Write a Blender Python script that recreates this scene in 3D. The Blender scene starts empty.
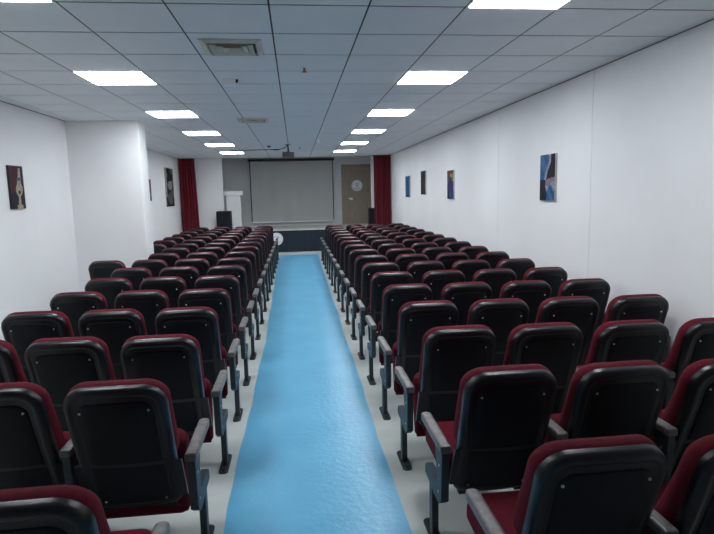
import bpy, bmesh, math, random
from mathutils import Vector, Matrix
random.seed(7)
C = bpy.context.scene.collection
PI = math.pi
CE = 2.864            # hall ceiling height
TX, TY, T = -0.114, 3.494, 0.6   # ceiling grid origin and tile size
STAGE = 0.68          # stage floor height
YF, YP, YB = 16.87, 17.38, 18.9  # stage face, proscenium, back wall

def rwx(y): return 2.850 + 0.0065*y        # right wall plane
def lwx(y): return -3.262 if y < 8.8 else -3.30 - 0.0145*(y-8.8)

# ------------------------------------------------------------------ materials
def mat(name, col, rough=0.5, metal=0.0, var=0.0, vscale=8.0, bump=0.0, bscale=60.0, col2=None, spec=None, sheen=0.0, stretch=None, emit=None):
    m = bpy.data.materials.new(name); m.use_nodes = True
    nt = m.node_tree; N = nt.nodes; L = nt.links
    b = N['Principled BSDF']
    b.inputs['Base Color'].default_value = (*col, 1)
    b.inputs['Roughness'].default_value = rough
    b.inputs['Metallic'].default_value = metal
    if spec is not None: b.inputs['Specular IOR Level'].default_value = spec
    if sheen: b.inputs['Sheen Weight'].default_value = sheen
    if emit:
        b.inputs['Emission Color'].default_value = (*emit[0], 1); b.inputs['Emission Strength'].default_value = emit[1]
    tc = N.new('ShaderNodeTexCoord')
    src = tc.outputs['Object']
    if stretch:
        mp = N.new('ShaderNodeMapping'); mp.inputs['Scale'].default_value = stretch
        L.new(src, mp.inputs['Vector']); src = mp.outputs['Vector']
    if var or col2:
        n = N.new('ShaderNodeTexNoise'); n.inputs['Scale'].default_value = vscale; n.inputs['Detail'].default_value = 5
        L.new(src, n.inputs['Vector'])
        r = N.new('ShaderNodeValToRGB')
        c2 = col2 if col2 else tuple(max(0, c*(1-var)) for c in col)
        r.color_ramp.elements[0].position = 0.34; r.color_ramp.elements[1].position = 0.64
        r.color_ramp.elements[0].color = (*c2, 1); r.color_ramp.elements[1].color = (*col, 1)
        L.new(n.outputs['Fac'], r.inputs['Fac']); L.new(r.outputs['Color'], b.inputs['Base Color'])
    if bump:
        n2 = N.new('ShaderNodeTexNoise'); n2.inputs['Scale'].default_value = bscale; n2.inputs['Detail'].default_value = 3
        L.new(src, n2.inputs['Vector'])
        bp = N.new('ShaderNodeBump'); bp.inputs['Strength'].default_value = bump; bp.inputs['Distance'].default_value = 0.01
        L.new(n2.outputs['Fac'], bp.inputs['Height']); L.new(bp.outputs['Normal'], b.inputs['Normal'])
    return m

M = {}
M['wall'] = mat('white_wall_paint', (.84,.85,.865), .75, var=.035, vscale=1.3, bump=.08, bscale=12)
M['seam'] = mat('wall_joint', (.76,.775,.79), .8, var=.08)
M['tile'] = mat('ceiling_tile', (.77,.815,.85), .55, var=.04, vscale=3)
M['gap'] = mat('ceiling_grid_gap', (.06,.065,.07), .8, var=.1)
M['edge'] = mat('grey_edge_angle', (.16,.17,.18), .6, var=.05)
M['concrete'] = mat('pale_concrete', (.60,.64,.62), .55, var=.16, vscale=2.6, bump=.12, bscale=30)
M['blue'] = mat('blue_floor_paint', (.145,.475,.725), .30, col2=(.122,.42,.665), vscale=2.2, bump=.3, bscale=26)
M['plastic'] = mat('black_plastic', (.0045,.006,.009), .35, var=.15, vscale=20, bump=.08, bscale=420, spec=.5)
M['panel'] = mat('black_textured_plastic', (.0045,.0065,.010), .55, var=.15, vscale=20, bump=.1, bscale=420, spec=.26)
M['fabric'] = mat('burgundy_fabric', (.120,.008,.020), .9, var=.2, vscale=40, bump=.25, bscale=500, spec=.15)
M['pan'] = mat('seat_pan_plastic', (.03,.012,.018), .6, var=.2)
M['pad'] = mat('grey_armrest', (.17,.155,.155), .42, col2=(.09,.085,.09), vscale=30, bump=.1, bscale=200)
M['frame'] = mat('dark_steel_paint', (.022,.034,.041), .5, var=.15, vscale=15)
M['bolt'] = mat('screw_metal', (.62,.62,.62), .35, metal=.8, var=.1)
M['lamp'] = mat('lamp_diffuser', (.9,.9,.9), .5, emit=((.93,.97,1.0), 15.0), var=.01)
M['alu'] = mat('white_aluminium', (.78,.8,.82), .4, var=.03)
M['vent'] = mat('beige_vent', (.62,.60,.52), .6, var=.15, vscale=12)
M['duct'] = mat('dim_duct', (.22,.21,.19), .8, var=.3, vscale=20)
M['dark'] = mat('dark_void', (.012,.013,.014), .8, var=.2)
M['stageface'] = mat('navy_stage_cladding', (.022,.036,.050), .7, var=.2, vscale=4, stretch=(6,6,.4), spec=.25)
M['stagetop'] = mat('stage_floor_laminate', (.66,.67,.64), .5, var=.08, vscale=5)
M['curtain'] = mat('red_curtain', (.32,.016,.042), .85, var=.2, vscale=9, bump=.1, bscale=200, sheen=.2)
M['screen'] = mat('screen_fabric', (.80,.82,.82), .85, var=.04, vscale=1.5, bump=.15, bscale=3)
M['black'] = mat('black_metal', (.012,.012,.014), .5, var=.1)
M['wood'] = mat('oak_door', (.31,.25,.20), .55, col2=(.23,.185,.15), vscale=5, stretch=(9,9,.7))
M['white'] = mat('white_lacquer', (.87,.88,.89), .5, var=.03)
M['sign'] = mat('sign_white', (.80,.81,.84), .6, var=.03)
M['signgrey'] = mat('sign_grey', (.34,.35,.40), .6, var=.1)
M['backwall'] = mat('shaded_wall_paint', (.62,.64,.66), .8, var=.05, vscale=2)  # wall paint with the shade of the lampless stage put into its colour
M['copper'] = mat('copper', (.36,.16,.08), .4, metal=.6, var=.1)
M['speaker'] = mat('speaker_black', (.012,.015,.020), .7, var=.2, bump=.2, bscale=300, spec=.2)
M['grille'] = mat('speaker_grille', (.014,.017,.022), .8, var=.3, vscale=90, bump=.4, bscale=400, spec=.15)
M['projector'] = mat('projector_grey', (.10,.105,.11), .5, var=.1)

# ------------------------------------------------------------------ helpers
def obj(name, bm, m, parent=None, smooth=False, loc=None, recalc=True):
    if recalc: bmesh.ops.recalc_face_normals(bm, faces=bm.faces)
    me = bpy.data.meshes.new(name); bm.to_mesh(me); bm.free()
    for x in (m if isinstance(m, (list, tuple)) else [m]): me.materials.append(x)
    if smooth:
        for p in me.polygons: p.use_smooth = True
        try: me.set_sharp_from_angle(angle=math.radians(smooth if smooth is not True else 40))
        except Exception: pass
    o = bpy.data.objects.new(name, me); C.objects.link(o)
    if parent: o.parent = parent
    if loc: o.location = loc
    return o
def tag(o, label, cat, group=None):
    o['label'] = label; o['category'] = cat
    if group: o['group'] = group
    return o
def thing(name, label, cat, loc=(0,0,0), rz=0, group=None):
    o = bpy.data.objects.new(name, None); C.objects.link(o)
    o.empty_display_size = .1
    o.location = loc; o.rotation_euler = (0,0,rz)
    return tag(o, label, cat, group)
def struct(name, bm, m, smooth=False, parent=None, recalc=True):
    o = obj(name, bm, m, parent, smooth, recalc=recalc)
    if not parent: o['kind'] = 'structure'
    return o
def box(bm, x0, x1, y0, y1, z0, z1, bev=0, mi=0, seg=2):
    r = bmesh.ops.create_cube(bm, size=1)
    vs = r['verts']
    for v in vs:
        v.co = Vector((x0+(v.co.x+.5)*(x1-x0), y0+(v.co.y+.5)*(y1-y0), z0+(v.co.z+.5)*(z1-z0)))
    fs = {f for v in vs for f in v.link_faces}
    for f in fs: f.material_index = mi
    if bev:
        es = list({e for v in vs for e in v.link_edges})
        bmesh.ops.bevel(bm, geom=es, offset=bev, segments=seg, affect='EDGES', profile=.5)
    return bm
def quad(bm, pts, mi=0):
    f = bm.faces.new([bm.verts.new(p) for p in pts]); f.material_index = mi; return f
def cyl(bm, p0, p1, r, n=16, r2=None, mi=0):
    p0 = Vector(p0); p1 = Vector(p1); d = p1-p0
    q = Vector((0,0,1)).rotation_difference(d.normalized()).to_matrix()
    r2 = r if r2 is None else r2
    a = [bm.verts.new(p0+q@Vector((r*math.cos(2*PI*i/n), r*math.sin(2*PI*i/n), 0))) for i in range(n)]
    b = [bm.verts.new(p1+q@Vector((r2*math.cos(2*PI*i/n), r2*math.sin(2*PI*i/n), 0))) for i in range(n)]
    fs = [bm.faces.new((a[i], a[(i+1)%n], b[(i+1)%n], b[i])) for i in range(n)]
    fs += [bm.faces.new(a[::-1]), bm.faces.new(b)]
    for f in fs: f.material_index = mi
def prism(bm, pts, x0, x1, mi=0):           # (y,z) outline extruded along x
    a = [bm.verts.new((x0,y,z)) for y,z in pts]; b = [bm.verts.new((x1,y,z)) for y,z in pts]
    n = len(pts)
    fs = [bm.faces.new(a), bm.faces.new(b[::-1])] + [bm.faces.new((a[i], b[i], b[(i+1)%n], a[(i+1)%n])) for i in range(n)]
    for f in fs: f.material_index = mi
def shield(bm, layers, P, ncol=7, ncorn=6, nmid=4, mi=0):
    """Rounded-rectangle solid: layers of (half width, s0, s1, top radius, bottom radius, depth) skinned one to the next,
    with a grid cap on the first and last layer. P maps (x, s, d) to space."""
    def levels(hw, s0, s1, rt, rb):
        out = []
        for k in range(ncorn+1):
            a = PI/2*k/ncorn
            out.append((hw-rb+rb*math.sin(a), s0+rb-rb*math.cos(a)))
        for k in range(1, nmid):
            out.append((hw, s0+rb+(s1-rt-s0-rb)*k/nmid))
        for k in range(ncorn+1):
            a = PI/2*k/ncorn
            out.append((hw-rt+rt*math.cos(a), s1-rt+rt*math.sin(a)))
        return out
    rings = []
    for (hw, s0, s1, rt, rb, d) in layers:
        lv = levels(hw, s0, s1, rt, rb); n = len(lv)
        ring = {}
        for k,(w,s) in enumerate(lv):
            for c in range(ncol+1):
                if k in (0, n-1) or c in (0, ncol):
                    ring[(k,c)] = bm.verts.new(P(w*(2*c/ncol-1), s, d))
        rings.append((ring, lv, d))
    n = len(rings[0][1])
    order = [(0,c) for c in range(ncol+1)] + [(k,ncol) for k in range(1,n)] + [(n-1,c) for c in range(ncol-1,-1,-1)] + [(k,0) for k in range(n-2,0,-1)]
    fs = []
    for (ra,_,_),(rb_,_,_) in zip(rings, rings[1:]):
        for i in range(len(order)):
            p, q = order[i], order[(i+1)%len(order)]
            fs.append(bm.faces.new((ra[p], ra[q], rb_[q], rb_[p])))
    for ring, lv, d in (rings[0], rings[-1]):
        g = dict(ring)
        for k,(w,s) in enumerate(lv):
            for c in range(ncol+1):
                if (k,c) not in g: g[(k,c)] = bm.verts.new(P(w*(2*c/ncol-1), s, d))
        for k in range(n-1):
            for c in range(ncol):
                fs.append(bm.faces.new((g[(k,c)], g[(k,c+1)], g[(k+1,c+1)], g[(k+1,c)])))
    for f in fs: f.material_index = mi
ORD = ['zeroth','first','second','third','fourth','fifth','sixth','seventh','eighth','ninth','tenth','eleventh','twelfth','thirteenth','fourteenth','fifteenth']

# ------------------------------------------------------------------ room shell
# floor: pale concrete with a painted blue aisle strip (the strip's edges wander a little)
bm = bmesh.new()
def sl(y):
    if y < 6.6: b = -.445 + .025*max(0, y-3)/3.6
    else: b = -.42 - .115*(y-6.6)/9.4
    return b + .006*math.sin(y*3.1) + .004*math.sin(y*9.7+1)
def sr(y):
    b = .526 + .0055*max(0, y-2)
    return b + .006*math.sin(y*2.3+2) + .004*math.sin(y*8.1)
ys = [-5.25 + .25*i for i in range(86)] + [16.05]
cols = []
for y in ys + [YB]:
    cols.append([bm.verts.new((x, y, 0)) for x in (-3.8, sl(y), sr(y), 3.3)])
for k in range(len(cols)-1):
    for i in range(3):
        f = bm.faces.new((cols[k][i], cols[k][i+1], cols[k+1][i+1], cols[k+1][i]))
        f.material_index = 1 if (i == 1 and k < len(cols)-2) else 0
struct('floor', bm, [M['concrete'], M['blue']])

# walls (solid slabs)
def slab(bm, p0, p1, t, z0, z1, mi=0):       # wall along p0->p1, thickness t to its right-hand side
    p0 = Vector((*p0, 0)); p1 = Vector((*p1, 0)); d = (p1-p0).normalized(); n = Vector((d.y, -d.x, 0))*t
    a = [bm.verts.new((q.x, q.y, z0)) for q in (p0, p1, p1+n, p0+n)]
    b = [bm.verts.new((q.x, q.y, z1)) for q in (p0, p1, p1+n, p0+n)]
    fs = [bm.faces.new(a), bm.faces.new(b)] + [bm.faces.new((a[i], a[(i+1)%4], b[(i+1)%4], b[i])) for i in range(4)]
    for f in fs: f.material_index = mi
H2 = 3.1
bm = bmesh.new(); slab(bm, (rwx(-5.25), -5.25), (rwx(YB+.1), YB+.1), .12, -.05, H2); struct('wall_right', bm, M['wall'])
bm = bmesh.new(); slab(bm, (lwx(8), 8.8), (lwx(8), -5.25), .12, -.05, H2); struct('wall_left', bm, M['wall'])
bm = bmesh.new(); slab(bm, (lwx(YB+.1), YB+.1), (lwx(8.8), 8.8), .12, -.05, H2); struct('wall_left_front', bm, M['wall'])
bm = bmesh.new(); box(bm, -3.45, -2.247, 8.60, 9.0, -.02, H2, .006); struct('wall_pillar', bm, M['wall'])
bm = bmesh.new(); box(bm, -3.6, 3.2, -5.3, -5.2, -.05, H2); struct('wall_rear', bm, M['wall'])
bm = bmesh.new(); box(bm, -3.7, 3.2, YB, YB+.1, -.05, H2); struct('wall_front', bm, M['backwall'])
bm = bmesh.new(); box(bm, lwx(YP)-.02, -2.175, YP, YP+.10, STAGE, H2, .004)
struct('wall_stage_left', bm, M['wall'])
bm = bmesh.new(); box(bm, 2.385, rwx(YP)+.02, YP, YP+.10, STAGE, H2, .004)
struct('wall_stage_right', bm, M['wall'])
# wall joints on the right wall
for k,(y,w) in enumerate(((5.2,.010),(7.75,.008))):
    bm = bmesh.new()
    n = 40; a = []
    for i in range(n+1):
        z = CE*i/n; yy = y + .008*math.sin(z*3.3+k) + .004*math.sin(z*11)
        a.append([bm.verts.new((rwx(yy)-.0025, yy-w/2, z)), bm.verts.new((rwx(yy)-.0025, yy+w/2, z)), bm.verts.new((rwx(yy)+.004, yy+w/2, z)), bm.verts.new((rwx(yy)+.004, yy-w/2, z))])
    for i in range(n):
        for c in range(4): bm.faces.new((a[i][c], a[i][(c+1)%4], a[i+1][(c+1)%4], a[i+1][c]))
    struct('trim_%d' % (k+1), bm, M['seam'])

# ceiling: lay-in tiles with dark joints; holes where lamps sit
LAMPJ = [-1, 3, 7, 11, 15, 19]
bm = bmesh.new()
y_end = YP + .06
quad(bm, [(-3.8,-5.3,CE+.0045), (3.3,-5.3,CE+.0045), (3.3,y_end,CE+.0045), (-3.8,y_end,CE+.0045)], 1)
for j in range(-15, 24):
    y0 = TY + T*j; y1 = min(y0+T, y_end)
    if y1 <= y0: continue
    for i in range(-6, 6):
        x0 = TX + T*i; x1 = x0+T
        if i in (-3, 2) and j in LAMPJ: continue
        gx, gy = .006, .0095
        box(bm, x0+gx, x1-gx, y0+gy, y1-gy, CE, CE+.003, 0)
struct('ceiling', bm, [M['tile'], M['gap']])
bm = bmesh.new(); box(bm, -3.7, 3.2, y_end-.04, y_end, CE+.0, H2); struct('trim_3', bm, M['wall'])
bm = bmesh.new(); box(bm, -3.7, 3.2, y_end-.04, YB+.1, 3.02, 3.1); struct('ceiling_stage', bm, M['wall'])
# shadow-gap angle where ceiling meets walls
bm = bmesh.new(); slab(bm, (rwx(-5.2)-.010, -5.2), (rwx(y_end)-.010, y_end), .03, CE-.006, CE+.002); struct('trim_4', bm, M['edge'])
bm = bmesh.new(); slab(bm, (lwx(8)+.010, 8.6), (lwx(8)+.010, -5.2), .03, CE-.006, CE+.002); struct('trim_5', bm, M['edge'])

# ------------------------------------------------------------------ ceiling lamps
def lamp_label(side, j):
    k = LAMPJ.index(j)
    return {0:'square ceiling light cut by the top edge of the photo, %s row',
            1:'largest whole square ceiling light in the %s row',
            2:'third square ceiling light from the camera in the %s row',
            3:'third square ceiling light from the stage in the %s row',
            4:'second square ceiling light from the stage in the %s row',
            5:'square ceiling light nearest the stage in the %s row'}[k] % side
for i, side in ((-3,'left'), (2,'right')):
    for j in LAMPJ:
        cx, cy = TX+T*(i+.5), TY+T*(j+.5)
        t = thing('ceiling_light', lamp_label(side, j), 'light', (cx, cy, CE), 0, 'square ceiling lights in two rows')
        bm = bmesh.new(); h = T/2-.004; w = .014
        box(bm, -h, h, -h, -h+w, -.004, .012); box(bm, -h, h, h-w, h, -.004, .012)
        box(bm, -h, -h+w, -h+w, h-w, -.004, .012); box(bm, h-w, h, -h+w, h-w, -.004, .012)
        obj('frame', bm, M['alu'], t)
        bm = bmesh.new(); box(bm, -h+w, h-w, -h+w, h-w, -.008, .008, .001)
        obj('diffuser', bm, M['lamp'], t)

# ------------------------------------------------------------------ ceiling fittings
def vent(x, y, label):
    t = thing('ceiling_vent', label, 'vent', (x, y, CE), 0, 'square air vents in the ceiling')
    def ring(bm, h, w, z0, z1, zi):
        # sloped square ring: outer edge at z0, inner edge at zi
        o = [(-h,-h),(h,-h),(h,h),(-h,h)]; q = h-w
        p = [(-q,-q),(q,-q),(q,q),(-q,q)]
        A = [bm.verts.new((*c, z0)) for c in o]; B = [bm.verts.new((*c, zi)) for c in p]
        D = [bm.verts.new((*c, z0+.003)) for c in o]; E_ = [bm.verts.new((*c, zi+.003)) for c in p]
        for k in range(4):
            l = (k+1)%4
            bm.faces.new((A[k],A[l],B[l],B[k])); bm.faces.new((D[k],E_[k],E_[l],D[l]))
            bm.faces.new((A[k],D[k],D[l],A[l])); bm.faces.new((B[k],B[l],E_[l],E_[k]))
    bm = bmesh.new(); ring(bm, .225, .045, -.006, 0, -.022); obj('frame', bm, M['vent'], t)
    for k,h in enumerate((.16, .115, .07)):
        bm = bmesh.new(); ring(bm, h, .045, -.028, 0, -.006); obj('louver', bm, M['vent'], t)
    bm = bmesh.new(); box(bm, -.179, .179, -.179, .179, -.003, -.001); obj('duct_opening', bm, M['duct'], t)
vent(TX-.315, TY+T*1.5+.06, 'beige square louvred air vent in the ceiling nearest the camera')
vent(TX-.47, TY+T*8.6+.0, 'beige square louvred air vent in the ceiling farther away, left of centre')
def small_fit(name, label, cat, x, y, parts):
    t = thing(name, label, cat, (x, y, CE))
    for pn, fn, m in parts:
        bm = bmesh.new(); fn(bm); obj(pn, bm, m, t, smooth=35)
small_fit('sprinkler_head', 'small copper coloured sprinkler head on the ceiling in the centre tile row', 'sprinkler', .124, 5.13, [
    ('plate', lambda b: cyl(b, (0,0,.003), (0,0,-.008), .035, 20, .028), M['alu']),
    ('stem', lambda b: (cyl(b, (0,0,-.008), (0,0,-.04), .011), cyl(b, (0,0,-.04), (0,0,-.045), .022)), M['copper'])])
def spot(b): box(b, -.08, .03, -.04, .04, -.055, .003, .008)
small_fit('motion_sensor', 'small white ceiling sensor with dark lens beyond the nearer vent', 'sensor', -.575, 5.67, [
    ('housing', spot, M['white']),
    ('lens', lambda b: cyl(b, (.052,0,0), (.052,0,-.03), .014, 16, .010), M['dark']),
    ('bracket', lambda b: box(b, .03, .045, -.012, .012, -.012, 0), M['alu'])])
small_fit('smoke_detector', 'small dark round detector on the ceiling left of the projector', 'detector', -.55, 13.0, [
    ('base', lambda b: cyl(b, (0,0,0), (0,0,-.02), .055, 24), M['alu']),
    ('head', lambda b: cyl(b, (0,0,-.02), (0,0,-.055), .045, 24, .03), M['projector'])])
small_fit('pendant_sensor', 'small white fitting hanging from the ceiling right of the projector', 'sensor', .50, 11.4, [
    ('stem', lambda b: cyl(b, (0,0,0), (0,0,-.03), .010), M['alu']),
    ('body', lambda b: cyl(b, (0,0,-.03), (0,0,-.12), .018, 16, .022), M['white'])])
small_fit('sprinkler_head', 'faint small sprinkler head on the ceiling just right of the projector mount', 'sprinkler', .157, 13.7, [
    ('plate', lambda b: cyl(b, (0,0,.003), (0,0,-.008), .035, 20, .028), M['alu']),
    ('stem', lambda b: (cyl(b, (0,0,-.008), (0,0,-.04), .011), cyl(b, (0,0,-.04), (0,0,-.045), .022)), M['projector'])])
# projector
t = thing('projector', 'dark grey projector hanging from the ceiling in front of the screen', 'projector', (-.12, 12.95, CE))
bm = bmesh.new(); box(bm, -.135, .135, -.11, .14, -.285, -.175, .018, seg=3)
for k in range(6): box(bm, -.10+.035*k, -.085+.035*k, -.1125, -.109, -.262, -.205)
obj('body', bm, M['projector'], t, smooth=40)
bm = bmesh.new(); cyl(bm, (.06,.135,-.23), (.06,.175,-.23), .04, 24, .036); obj('lens', bm, M['black'], t, smooth=40)
bm = bmesh.new(); cyl(bm, (0,0,-.165), (0,0,0), .016); cyl(bm, (0,0,-.012), (0,0,0), .06, 20)
for a in range(3):
    an = a*2*PI/3+.4; cyl(bm, (0,0,-.160), (.09*math.cos(an), .09*math.sin(an), -.176), .008, 8)
obj('mount', bm, M['black'], t, smooth=40)
bm = bmesh.new()
P = [(-1.55,14.3,CE-.008),(-.9,14.28,CE-.008),(-.35,14.2,CE-.010),(-.2,13.7,CE-.008),(-.13,13.05,CE-.008)]
for a,b in zip(P,P[1:]): cyl(bm, a, b, .009, 8)
box(bm, -.50,-.36, 14.17,14.25, CE-.028, CE, .004)
tag(obj('ceiling_cable', bm, M['projector']), 'thin dark cable running along the ceiling left of the projector', 'cable')

# ------------------------------------------------------------------ stage
bm = bmesh.new()
box(bm, lwx(YF)+.002, rwx(YF)-.002, YF, YB-.001, 0, STAGE-.03, mi=0)
n = 60
x0, x1 = lwx(YF)+.01, rwx(YF)-.01
for k in range(n):
    a = x0+(x1-x0)*k/n; box(bm, a+.004, a+(x1-x0)/n-.004, YF-.010, YF, .06, STAGE-.05, .003, mi=0, seg=1)
box(bm, x0, x1, YF-.014, YF, 0, .055, mi=2)
box(bm, lwx(YF)+.002, rwx(YF)-.002, YF-.03, YB-.001, STAGE-.03, STAGE, .004, mi=1)
o = struct('floor_stage', bm, [M['stageface'], M['stagetop'], M['stageface']])

# round emblem signs
def emblem(name, label, x, y, z, r, parent=None):
    t = thing(name, label, 'sign', (x, y, z))
    bm = bmesh.new(); cyl(bm, (0,0,0), (0,-.012,0), r, 48); obj('disc', bm, M['sign'], t, smooth=40)
    bm = bmesh.new()
    yb = -.0135
    def arc(r0, r1, a0, a1, n=18):
        for k in range(n):
            p = a0+(a1-a0)*k/n; q = a0+(a1-a0)*(k+1)/n
            for (s0,s1) in ((p,q),):
                vs = [(r0*math.cos(s0), r0*math.sin(s0)), (r1*math.cos(s0), r1*math.sin(s0)), (r1*math.cos(s1), r1*math.sin(s1)), (r0*math.cos(s1), r0*math.sin(s1))]
                a = [bm.verts.new((u, yb, v)) for u,v in vs]; b = [bm.verts.new((u, -.011, v)) for u,v in vs]
                bm.faces.new(a); bm.faces.new(b[::-1])
                for i in range(4): bm.faces.new((a[i], b[i], b[(i+1)%4], a[(i+1)%4]))
    arc(.84*r, .88*r, 0, 2*PI, 40)
    arc(.42*r, .52*r, .15*PI, .85*PI); arc(.42*r, .52*r, 1.2*PI, 1.8*PI)
    arc(.0*r+.01*r, .20*r, 0, 2*PI, 20)
    for k in range(7): arc(.64*r, .76*r, 1.18*PI+.095*PI*k, 1.18*PI+.095*PI*k+.055*PI, 3)
    obj('mark', bm, M['signgrey'], t)
    return t
emblem('round_sign', 'round white emblem sign on the dark stage front, beside the left chairs', -.60, YF-.012, .405, .19)

# projection screen
t = thing('projection_screen', 'large grey pull-down projection screen on the stage back wall', 'screen', (-.085, YB-.16, 0))
bm = bmesh.new(); nx, nz = 40, 30
zs0, zs1 = .835, 2.83
g = [[bm.verts.new((-1.345+2.69*i/nx, .008*math.sin(i*.5+k*.25)*math.sin(PI*i/nx)*(1-k/nz)+.004*math.sin(i*.9), zs0+(zs1-zs0)*k/nz)) for i in range(nx+1)] for k in range(nz+1)]
for k in range(nz):
    for i in range(nx): bm.faces.new((g[k][i], g[k][i+1], g[k+1][i+1], g[k+1][i]))
bmesh.ops.solidify(bm, geom=bm.faces[:], thickness=.002)
obj('fabric', bm, M['screen'], t, smooth=60)
bm = bmesh.new(); box(bm, -1.378, -1.348, -.004, .004, zs0-.01, zs1); obj('black_border', bm, M['black'], t)
bm = bmesh.new(); box(bm, 1.348, 1.372, -.004, .004, zs0-.01, zs1); obj('black_border', bm, M['black'], t)
bm = bmesh.new(); box(bm, -1.42, 1.42, -.05, .06, 2.825, 2.90, .012); obj('case', bm, M['black'], t)
for bx in (-1.0, 1.0):
    bm = bmesh.new(); box(bm, bx-.03, bx+.03, .055, .159, 2.84, 2.88, .003); obj('wall_bracket', bm, M['black'], t)
bm = bmesh.new(); cyl(bm, (-1.37,0,zs0-.012), (1.37,0,zs0-.012), .016, 12); obj('bottom_bar', bm, M['alu'], t, smooth=40)

# stage skirting
bm = bmesh.new(); box(bm, -2.3, 1.56, YB-.014, YB, STAGE, STAGE+.05); struct('baseboard_front', bm, M['backwall'])

# door
bm = bmesh.new(); D0, D1, DT = 1.625, 2.615, 2.635
box(bm, D0+.03, D1-.03, YB-.035, YB-.004, STAGE+.004, DT-.03, .003)
for (a0,a1,b0,b1) in ((.14,.79,.13,.80),(.14,.79,.95,1.82)):
    for (u0,u1,v0,v1) in ((a0,a1,b0,b0+.03),(a0,a1,b1-.03,b1),(a0,a0+.03,b0,b1),(a1-.03,a1,b0,b1)):
        box(bm, D0+.03+u0, D0+.03+u1, YB-.047, YB-.034, STAGE+v0, STAGE+v1, .005)
door = struct('door_1', bm, M['wood'])
bm = bmesh.new()
box(bm, D0-.05, D0+.028, YB-.05, YB-.001, STAGE, DT+.05, .004); box(bm, D1-.028, D1+.05, YB-.05, YB-.001, STAGE, DT+.05, .004); box(bm, D0+.028, D1-.028, YB-.05, YB-.001, DT-.028, DT+.05, .004)
struct('door_frame', bm, M['wood'], parent=door)
bm = bmesh.new(); hx, hz = D0+.30, STAGE+.87
box(bm, hx-.09, hx+.02, YB-.049, YB-.0352, hz-.05, hz+.02, .004); cyl(bm, (hx-.02,YB-.049,hz), (hx-.02,YB-.09,hz), .011); cyl(bm, (hx-.02,YB-.085,hz), (hx-.14,YB-.085,hz), .010)
struct('door_handle', bm, M['alu'], parent=door)
emblem('round_sign', 'round white emblem sign on the brown wooden door', 2.10, YB-.0365, 1.977, .185)

# lectern
t = thing('lectern', 'tall white lectern with wide top board standing on the stage', 'lectern', (-1.92, 17.85, STAGE))
bm = bmesh.new(); box(bm, -.215, .215, -.15, .15, .04, 1.06, .006); obj('column', bm, M['white'], t)
bm = bmesh.new(); prism(bm, [(-.22,1.06),(.20,1.06),(.20,1.25),(-.22,1.19)], -.305, .305); obj('top_board', bm, M['white'], t)
bm = bmesh.new(); box(bm, -.26, .26, -.19, .19, 0, .04, .005); obj('base', bm, M['white'], t)

# loudspeakers
def speaker(label, x, y, z, w, h, dp):
    t = thing('loudspeaker', label, 'loudspeaker', (x, y, z), 0, 'black loudspeakers at the stage')
    bm = bmesh.new(); box(bm, -w/2, w/2, -dp/2, dp/2, .012, h, .02, seg=3); obj('cabinet', bm, M['speaker'], t, smooth=40)
    bm = bmesh.new(); box(bm, -w/2+.025, w/2-.025, -dp/2-.010, -dp/2+.001, .04, h-.03, .006); obj('grille', bm, M['grille'], t)
    for sx in (-1,1):
        for sy in (-1,1):
            bm = bmesh.new(); cyl(bm, (sx*(w/2-.04), sy*(dp/2-.04), 0), (sx*(w/2-.04), sy*(dp/2-.04), .013), .018); obj('foot', bm, M['black'], t)
speaker('black loudspeaker on the stage in front of the white lectern', -2.155, 17.13, STAGE, .425, .60, .34)
speaker('black loudspeaker half hidden behind the right red curtain', 2.44, 17.2, STAGE, .36, .575, .26)

# curtains: pleated cloth with real thickness
def curtain(label, x0, x1, y, z0, z1, pleats, slant):
    t = thing('stage_curtain', label, 'curtain', ((x0+x1)/2, y, z0), 0, 'red curtains beside the stage')
    bm = bmesh.new(); nx, nz = pleats*10, 18; w = x1-x0; g = []
    for k in range(nz+1):
        f = k/nz; row = []
        for i in range(nx+1):
            u = i/nx; ph = u*pleats*2*PI
            amp = .046*(1-.25*f)*(1+.35*math.sin(u*17))
            xx = -w/2 + u*w + slant*(1-f)*u + .010*math.sin(ph*2+1)
            row.append(bm.verts.new((xx, amp*math.sin(ph+.5*math.sin(f*3+u*5)), f*(z1-z0))))
        g.append(row)
    for k in range(nz):
        for i in range(nx): bm.faces.new((g[k][i], g[k][i+1], g[k+1][i+1], g[k+1][i]))
    bmesh.ops.solidify(bm, geom=bm.faces[:], thickness=.004)
    obj('cloth', bm, M['curtain'], t, smooth=70)
    bm = bmesh.new(); cyl(bm, (-w/2-.02,0,z1-z0+.008), (w/2+.02,0,z1-z0+.008), .012, 10); obj('rail', bm, M['black'], t)
curtain('dark red pleated curtain in the left corner by the stage', -3.405, -2.94, 17.1, STAGE+.012, CE-.03, 6, .05)
curtain('bright red pleated curtain in the right corner beside the door', 2.405, 2.925, 16.98, STAGE+.012, CE-.03, 6, -.01)

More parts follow.
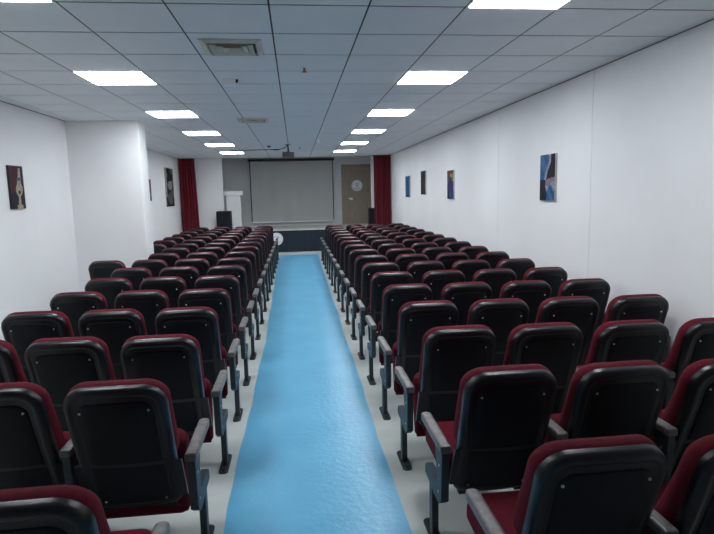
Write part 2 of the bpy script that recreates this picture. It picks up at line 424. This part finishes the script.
# ------------------------------------------------------------------ paintings
PC = {}
def pm(name, col):
    if name not in PC: PC[name] = mat('paint_'+name, col, .6, var=.25, vscale=25)
    return PC[name]
def painting(label, side, y0, y1, z0, z1, fn, pal, edge='edge'):
    """fn(u, v) gives a palette index; u runs left to right as seen from the room, v bottom to top."""
    w = y1-y0; h = z1-z0; dp = .024
    yc = (y0+y1)/2; wx = (rwx(yc) if side == 'R' else lwx(yc))
    rz = -PI/2 - math.atan(.0065) if side == 'R' else PI/2 + (math.atan(.0145) if yc > 8.8 else .003)
    t = thing('painting', label, 'painting', (wx + (-.001 if side == 'R' else -.001), yc, z0), 0, 'canvases on the side walls')
    t.rotation_euler = (0,0,rz)
    # local frame: x along the canvas to the viewer's right, -y towards the room
    bm = bmesh.new(); box(bm, -w/2, w/2, -dp, 0, 0, h)
    obj('canvas', bm, pm(edge, (.55,.55,.55) if edge == 'edge' else (.02,.022,.03)), t)
    bm = bmesh.new(); nu, nv = 26, 44
    V = [[bm.verts.new((-w/2+w*i/nu, -dp-.0015, h*k/nv)) for i in range(nu+1)] for k in range(nv+1)]
    for k in range(nv):
        for i in range(nu):
            f = bm.faces.new((V[k][i], V[k][i+1], V[k+1][i+1], V[k+1][i])); f.material_index = fn((i+.5)/nu, (k+.5)/nv)
    B = bmesh.ops.solidify(bm, geom=bm.faces[:], thickness=-.0012)
    obj('painted_face', bm, [pm(*p) for p in pal], t, recalc=False)
def f_bigblue(u, v):     # pale sky band, dark form above right and lower left, white and blue at the lower right
    if v > .46+.10*max(0, u-.45):
        ub = .74-.34*max(0, (1-v)/.52)**1.6+.03*math.sin(v*17)     # right-hand dark form
        if u > ub: return 1
        if u > ub-.20-.05*math.sin(v*11): return 3 if u > ub-.12 else 2
        return 2 if math.sin(u*7+v*8) > .35 else 0
    if u < .42+.04*math.sin(v*13): return 1
    if v > .36+.05*math.sin(u*9): return 4
    if v > .27+.07*math.sin(u*11): return 3
    return 2 if math.sin(u*9+v*14) > .5 else 0
painting('largest painting on the right wall, black form with blue and white', 'R', 5.92, 6.30, 1.608, 2.127, f_bigblue,
    [('blue',(.04,.20,.48)),('night',(.012,.014,.03)),('sky',(.12,.30,.58)),('pale',(.55,.60,.72)),('lilac',(.42,.34,.46))])
def f_multi(u, v):
    if v > .88: return 0
    if (u-.62)**2*.35+(v-.83)**2 < .0035: return 4
    if u < .20: return 0 if v > .5 else 5
    if v > .76: return 0 if u < .45 else 1
    if v > .62: return 2 if u < .72 else 1
    if v > .26: return 3 if u < .85 else 2
    return 2 if u > .35 else 5
painting('painting with brown top and purple and blue body, second from the camera on right wall', 'R', 10.0, 10.42, 1.587, 2.115, f_multi,
    [('rust',(.25,.07,.035)),('lime',(.40,.42,.12)),('royal',(.05,.13,.42)),('indigo',(.07,.06,.22)),('cream',(.7,.66,.55)),('ink',(.02,.02,.035))])
def f_slate(u, v):
    if abs(u-.55-.15*math.sin(v*5)) < .10 and v < .65: return 1
    return 0
painting('narrow dark slate painting on the right wall between blue and brown ones', 'R', 12.27, 12.73, 1.667, 2.196, f_slate,
    [('slate',(.025,.033,.045)),('steel',(.07,.10,.13))])
def f_blue(u, v):
    if v < .10: return 1
    return 1 if abs(math.sin(u*5+v*9)) < .22 else 0
painting('plain blue painting nearest the red curtain on the right wall', 'R', 14.06, 14.61, 1.60, 2.136, f_blue,
    [('azure',(.05,.26,.58)),('deep',(.03,.13,.28))])
def f_hand(u, v):        # maroon corner on navy with a cream vertical figure
    c = .62+.10*(v-.3)
    if v < .10: w = .22
    elif v < .30: w = .09+.35*max(0, .14-v)
    elif v < .62: w = .09+.16*math.sin(PI*(v-.28)/.36)
    elif v < .75: w = .15-.35*(v-.62)
    else: w = .10-.16*(v-.75)
    x = c + (.12*(v-.55) if v > .55 else 0)
    if .67 < v < .73 and abs(u-x) < .16: return 3
    if ((u-x)/.09)**2+((v-.39)/.05)**2 < 1: return 4
    if abs(u-x) < w and v < .95: return 2
    if u < .30+.55*(v-.30) and v > .36 and u < x: return 1
    return 0
painting('painting of cream figure on maroon and navy, alone on the near left wall', 'L', 6.80, 7.13, 1.648, 2.148, f_hand,
    [('navy',(.018,.028,.05)),('maroon',(.14,.03,.06)),('ivory',(.78,.68,.52)),('greyblue',(.22,.24,.28)),('ochre',(.20,.10,.03))], edge='black')
painting('narrow painting with dark red top just beyond the white pillar', 'L', 13.20, 13.54, 1.661, 2.155, lambda u, v: 1 if v > .42 else (2 if abs(u-.5) < .3 and v > .2 else 0),
    [('navy',(.018,.028,.05)),('maroon',(.14,.03,.06)),('grey',(.25,.26,.28))], edge='black')
def f_bw(u, v):
    s = math.sin(u*6+3*math.sin(v*5))*math.cos(v*11+u*3)
    if u < .16 and v > .25: return 1
    if v < .06: return 0
    if ((u-.55)/.28)**2+((v-.55)/.12)**2 < 1: return 1
    if ((u-.55)/.26)**2+((v-.22)/.16)**2 < 1: return 2
    return 2 if s > .45 else 0
painting('tall black and white painting beside the left red curtain', 'L', 15.18, 16.16, 1.486, 2.512, f_bw,
    [('coal',(.015,.016,.018)),('chalk',(.55,.56,.58)),('ash',(.20,.21,.22))])

# ------------------------------------------------------------------ theatre chairs
ZB, HB = .21, .712
def byz(z):
    q = max(0.0, (.955-z)/.655)
    return .23*q**1.25
def back_map(hw, wrap=.022, arch=.016):
    def P(x, s, d):
        q = (x/hw)**2
        s2 = s - arch*q*max(0, s)/HB
        z = ZB + s2; y = byz(z)
        dy = (byz(z+.005)-byz(z-.005))/.01
        n = Vector((0, 1, -dy)).normalized()
        k = min(1, max(0, s/.60)); tp = .975+.025*k*k*(3-2*k)
        return Vector((x*tp, y, z)) + n*(d + wrap*q)
    return P
def back_ang(s): return math.atan((byz(ZB+s+.005)-byz(ZB+s-.005))/.01)
def build_chair(pitch, bw, name, label):
    """A fixed theatre chair facing +y; origin on the floor below the top of its back. Returns parts for variants."""
    parts = {}
    hw = bw/2; H = HB; P = back_map(hw)
    # black moulded back shell
    bm = bmesh.new()
    L = []
    for ins, d in ((.006,.034),(0,.030),(0,.013),(.0015,.005),(.006,-.002),(.013,-.007),(.022,-.0095),(.032,-.009),(.038,-.0045),(.042,-.0025)):
        L.append((hw-ins, ins, H-ins, max(.02,.098-ins), max(.012,.05-ins*.5), d))
    shield(bm, L, P, 8, 8, 5)
    for sx in (-1,1):                       # side wings that carry the back
        a, b = sorted((sx*(hw-.02), sx*(pitch/2-.029)))
        wv = [bm.verts.new((x, byz(z)+dy, z)) for x in (a, b) for z in (.27, .50) for dy in (.012, .030)]
        bmesh.ops.convex_hull(bm, input=wv)
    pw = hw-.062
    shield(bm, [(pw+.004, .296, H-.068, .055, .006, .004), (pw+.002, .297, H-.070, .055, .006, -.005), (pw-.002, .301, H-.074, .052, .006, -.0075)], P, 8, 6, 4, mi=1)
    shield(bm, [(pw+.008, .02, .276, .01, .006, .004), (pw+.006, .022, .274, .01, .006, -.003), (pw+.002, .026, .270, .01, .006, -.004)], P, 8, 3, 3, mi=1)
    for sx in (-1,1):
        cx = sx*(hw-.075)
        a = P(cx, 0, .02); box(bm, cx-.035, cx+.035, a.y-.012, a.y+.03, a.z-.028, a.z+.03, .004)
    parts['shell'] = bm
    # burgundy back cushion standing proud of the shell
    bm = bmesh.new(); L = []; cw = hw+.002
    for ins, s_in, d in ((.006,.26,.028),(0,.26,.036),(0,.26,.066),(.006,.265,.086),(.02,.28,.098),(.045,.30,.105)):
        L.append((cw-ins, s_in, H+.001-ins, max(.02,.100-ins), max(.01,.05-ins*.5), d))
    PC_ = lambda x, s_, d: P(x, s_, .03+(d-.03)*(1+1.1*(1-max(0, min(1, s_/H)))))
    shield(bm, L, PC_, 8, 8, 8)
    parts['cushion'] = bm
    # seat (t forward, n up) about a hinge
    def seat_map(ang):
        ca, sa = math.cos(ang), math.sin(ang)
        return lambda x, t, n: Vector((x, .40 + t*ca - n*sa, .345 + t*sa + n*ca))
    sw = pitch/2-.045
    for key, ang in (('down', math.radians(2)), ('up', math.radians(80))):
        Q = seat_map(ang)
        off = -.10 if key == 'up' else 0
        bm = bmesh.new(); L = []
        for ins, n in ((.045,-.050),(.016,-.042),(0,-.016),(0,.030),(.012,.060),(.045,.078)):
            L.append((sw-ins*.7, -.12+off+ins*.4, .30+off-ins, .07-ins*.5, .025, n))
        shield(bm, L, Q, 6, 5, 4); parts['seat_'+key] = bm
        bm = bmesh.new()
        shield(bm, [(sw-.05, -.113+off, .235+off, .05, .01, -.066), (sw-.04, -.117+off, .245+off, .05, .01, -.060), (sw-.04, -.117+off, .245+off, .05, .01, -.0495)], Q, 6, 4, 3)
        for cx in (-sw+.05, 0, sw-.05):
            w2 = .03 if cx else .05
            c0 = Q(cx, -.12, -.05)
            pts = [Q(cx+dx, tt, nn) for dx in (-w2, w2) for tt in (-.142+off,-.11+off) for nn in (-.06,-.035)]
            vs = [bm.verts.new(p) for p in pts]
            bmesh.ops.convex_hull(bm, input=vs)
        parts['pan_'+key] = bm
    # armrest pad
    def A(x, s, d): return Vector((x, s, d))
    bm = bmesh.new()
    shield(bm, [(.020,.036,.438,.018,.006,.548),(.026,.03,.444,.022,.008,.553),(.0275,.03,.446,.024,.009,.575),(.0255,.032,.444,.022,.009,.584),(.020,.038,.438,.018,.008,.588)], A, 4, 4, 4)
    parts['pad'] = bm
    # upright and side bracket under the pad
    bm = bmesh.new()
    prism(bm, [(.035,.548),(.165,.548),(.140,.47),(.128,.365),(.36,.345),(.375,.325),(.375,.285),(.22,.275),(.11,.262),(.055,.30)], -.019, .019)
    bmesh.ops.bevel(bm, geom=[e for e in bm.edges], offset=.003, segments=1, affect='EDGES')
    for (yy,zz) in ((.085,.47),(.10,.33)):
        cyl(bm, (-.0215,yy,zz), (.0215,yy,zz), .006, 10, mi=1)
    parts['support'] = bm
    bm = bmesh.new(); box(bm, -.017, .017, .235, .295, .006, .285, .004, seg=1); parts['leg'] = bm
    bm = bmesh.new()
    shield(bm, [(.030,.135,.40,.028,.028,0),(.030,.135,.40,.028,.028,.007),(.027,.138,.397,.026,.026,.010)], A, 4, 5, 2)
    for yy in (.165,.37): cyl(bm, (0,yy,.010), (0,yy,.018), .010, 8)
    parts['plate'] = bm
    bm = bmesh.new(); cyl(bm, (0,.002,0), (0,-.003,0), .0055, 10); parts['screw'] = bm
    mesh = {}
    mm = {'shell':M['plastic'],'cushion':M['fabric'],'seat_down':M['fabric'],'seat_up':M['fabric'],'pan_down':M['pan'],'pan_up':M['pan'],'pad':M['pad'],'leg':M['frame'],'plate':M['frame'],'screw':M['bolt']}
    nm = {'shell':'back_shell','cushion':'back_cushion','seat_down':'seat','seat_up':'seat','pan_down':'seat_pan','pan_up':'seat_pan','pad':'armrest','support':'arm_support','leg':'leg','plate':'foot_plate','screw':'screw'}
    for k, b in parts.items():
        bmesh.ops.recalc_face_normals(b, faces=b.faces)
        me = bpy.data.meshes.new(nm[k]); b.to_mesh(me); b.free()
        for f in me.polygons: f.use_smooth = True
        try: me.set_sharp_from_angle(angle=math.radians(42))
        except Exception: pass
        me.materials.append(M['frame'] if k == 'support' else mm[k])
        if k == 'support': me.materials.append(M['bolt'])
        if k == 'shell': me.materials.append(M['panel'])
        mesh[k] = me
    mesh['_P'] = P
    return mesh, nm
KIT = {'R': build_chair(.535, .446, '', ''), 'L': build_chair(.555, .452, '', '')}
def put(me, name, parent, loc=(0,0,0), rot=None, label=None):
    o = bpy.data.objects.new(name, me); C.objects.link(o); o.parent = parent; o.location = loc
    if rot: o.rotation_euler = rot
    if label: o['label'] = label
    return o
PROTO = {}
def make_proto(side, down, screws, both, first):
    mesh, nm = KIT[side]; pitch = .535 if side == 'R' else .555
    t = thing('theatre_chair', 'x', 'chair')
    sh = put(mesh['shell'], 'back_shell', t)
    P = mesh['_P']
    if screws:
        for sx in (-1,1):
            for s, d in ((.60,-.0078),(.052,-.0042)):
                put(mesh['screw'], 'screw', sh, P(sx*.148, s, d), (back_ang(s),0,0))
    put(mesh['cushion'], 'back_cushion', t)
    k = 'down' if down else 'up'
    st = put(mesh['seat_'+k], 'seat', t, ((-.05 if side == 'R' and down and first else 0),0,0)); put(mesh['pan_'+k], 'seat_pan', st)
    s0 = -1 if side == 'R' else 1
    for sg in ([s0, -s0] if both else [s0]):
        x = sg*(.318 if (first and sg == s0) else pitch/2)
        yo = 0 if (first and sg == s0) else .08
        put(mesh['pad'], 'armrest', t, (x,yo,0)); put(mesh['support'], 'arm_support', t, (x,yo,0))
        lg = put(mesh['leg'], 'leg', t, (x,yo,0)); put(mesh['plate'], 'foot_plate', lg)
    return t
used = set()
def chair(side, down, screws, both, first):
    key = (side, down, screws, both, first)
    if key not in PROTO: PROTO[key] = make_proto(*key); return PROTO[key]
    src = PROTO[key]; r = src.copy(); C.objects.link(r)
    for ch in src.children:
        c = ch.copy(); C.objects.link(c); c.parent = r
        for g in ch.children:
            d = g.copy(); C.objects.link(d); d.parent = c
    return r
LASTROW = 14
NEAR = {-2:'nearest row', -1:'second nearest row', 0:'third nearest row', 1:'fourth nearest row', 2:'fifth nearest row', 3:'sixth nearest row'}
SEAT = ['aisle seat', 'second seat from aisle', 'third seat from aisle', 'fourth seat from aisle']
def place(side, j, c, ncols):
    x = .963+.535*c if side == 'R' else -.837-.555*c
    y = 3.135+.79*j if side == 'R' else 3.24+.815*j
    if j == -2: y = 1.49 if side == 'L' else 1.57
    y += -.03-.037*c if side == 'R' else .05*c      # the rows run slightly askew to the aisle
    down = (j == -2) or (side == 'R' and j == -1 and c == 0)
    o = chair(side, down, j <= 4, c == ncols-1, c == 0)
    o.location = (x, y, 0)
    sd = 'right' if side == 'R' else 'left'
    row = NEAR[j] if j in NEAR else ORD[LASTROW+1-j] + ' row from stage'
    st = 'folded-down' if down else 'folded-up'
    o['label'] = 'burgundy theatre chair, %s block, %s, %s' % (sd, row, SEAT[c])
    o['group'] = 'theatre chairs in the %s block' % sd
for j in range(-2, LASTROW+1):
    n = 4
    for c in range(n):
        if (j == -2 and c > 1) or (j == -1 and c > 2): continue
        place('R', j, c, n)
    n = 4 if (j == 5 or j >= 8) else 3
    for c in range(n):
        if (j == -2 and c > 0) or (j == -1 and c > 1): continue
        place('L', j, c, n)

# ------------------------------------------------------------------ camera, world, colour
f, yaw, pitch, roll = 553.4, .1075, -.1341, -.02295
F = Vector((math.sin(yaw)*math.cos(pitch), math.cos(yaw)*math.cos(pitch), math.sin(pitch)))
r = Vector((math.cos(yaw), -math.sin(yaw), 0)); u = r.cross(F)
R = r*math.cos(roll)+u*math.sin(roll); U = -r*math.sin(roll)+u*math.cos(roll)
cam = bpy.data.objects.new('camera', bpy.data.cameras.new('camera')); C.objects.link(cam)
cam.matrix_world = Matrix(((R.x,U.x,-F.x,0),(R.y,U.y,-F.y,0),(R.z,U.z,-F.z,1.75),(0,0,0,1)))
cam.data.sensor_fit = 'HORIZONTAL'; cam.data.sensor_width = 36; cam.data.lens = f/714*36; cam.data.clip_start = .05
S = bpy.context.scene; S.camera = cam
w = bpy.data.worlds.new('world'); S.world = w; w.use_nodes = True
w.node_tree.nodes['Background'].inputs['Color'].default_value = (.5,.55,.6,1); w.node_tree.nodes['Background'].inputs['Strength'].default_value = .3
S.view_settings.view_transform = 'Standard'; S.view_settings.look = 'None'; S.view_settings.gamma = 1
S.view_settings.use_curve_mapping = False; S.view_settings.exposure = 0.95
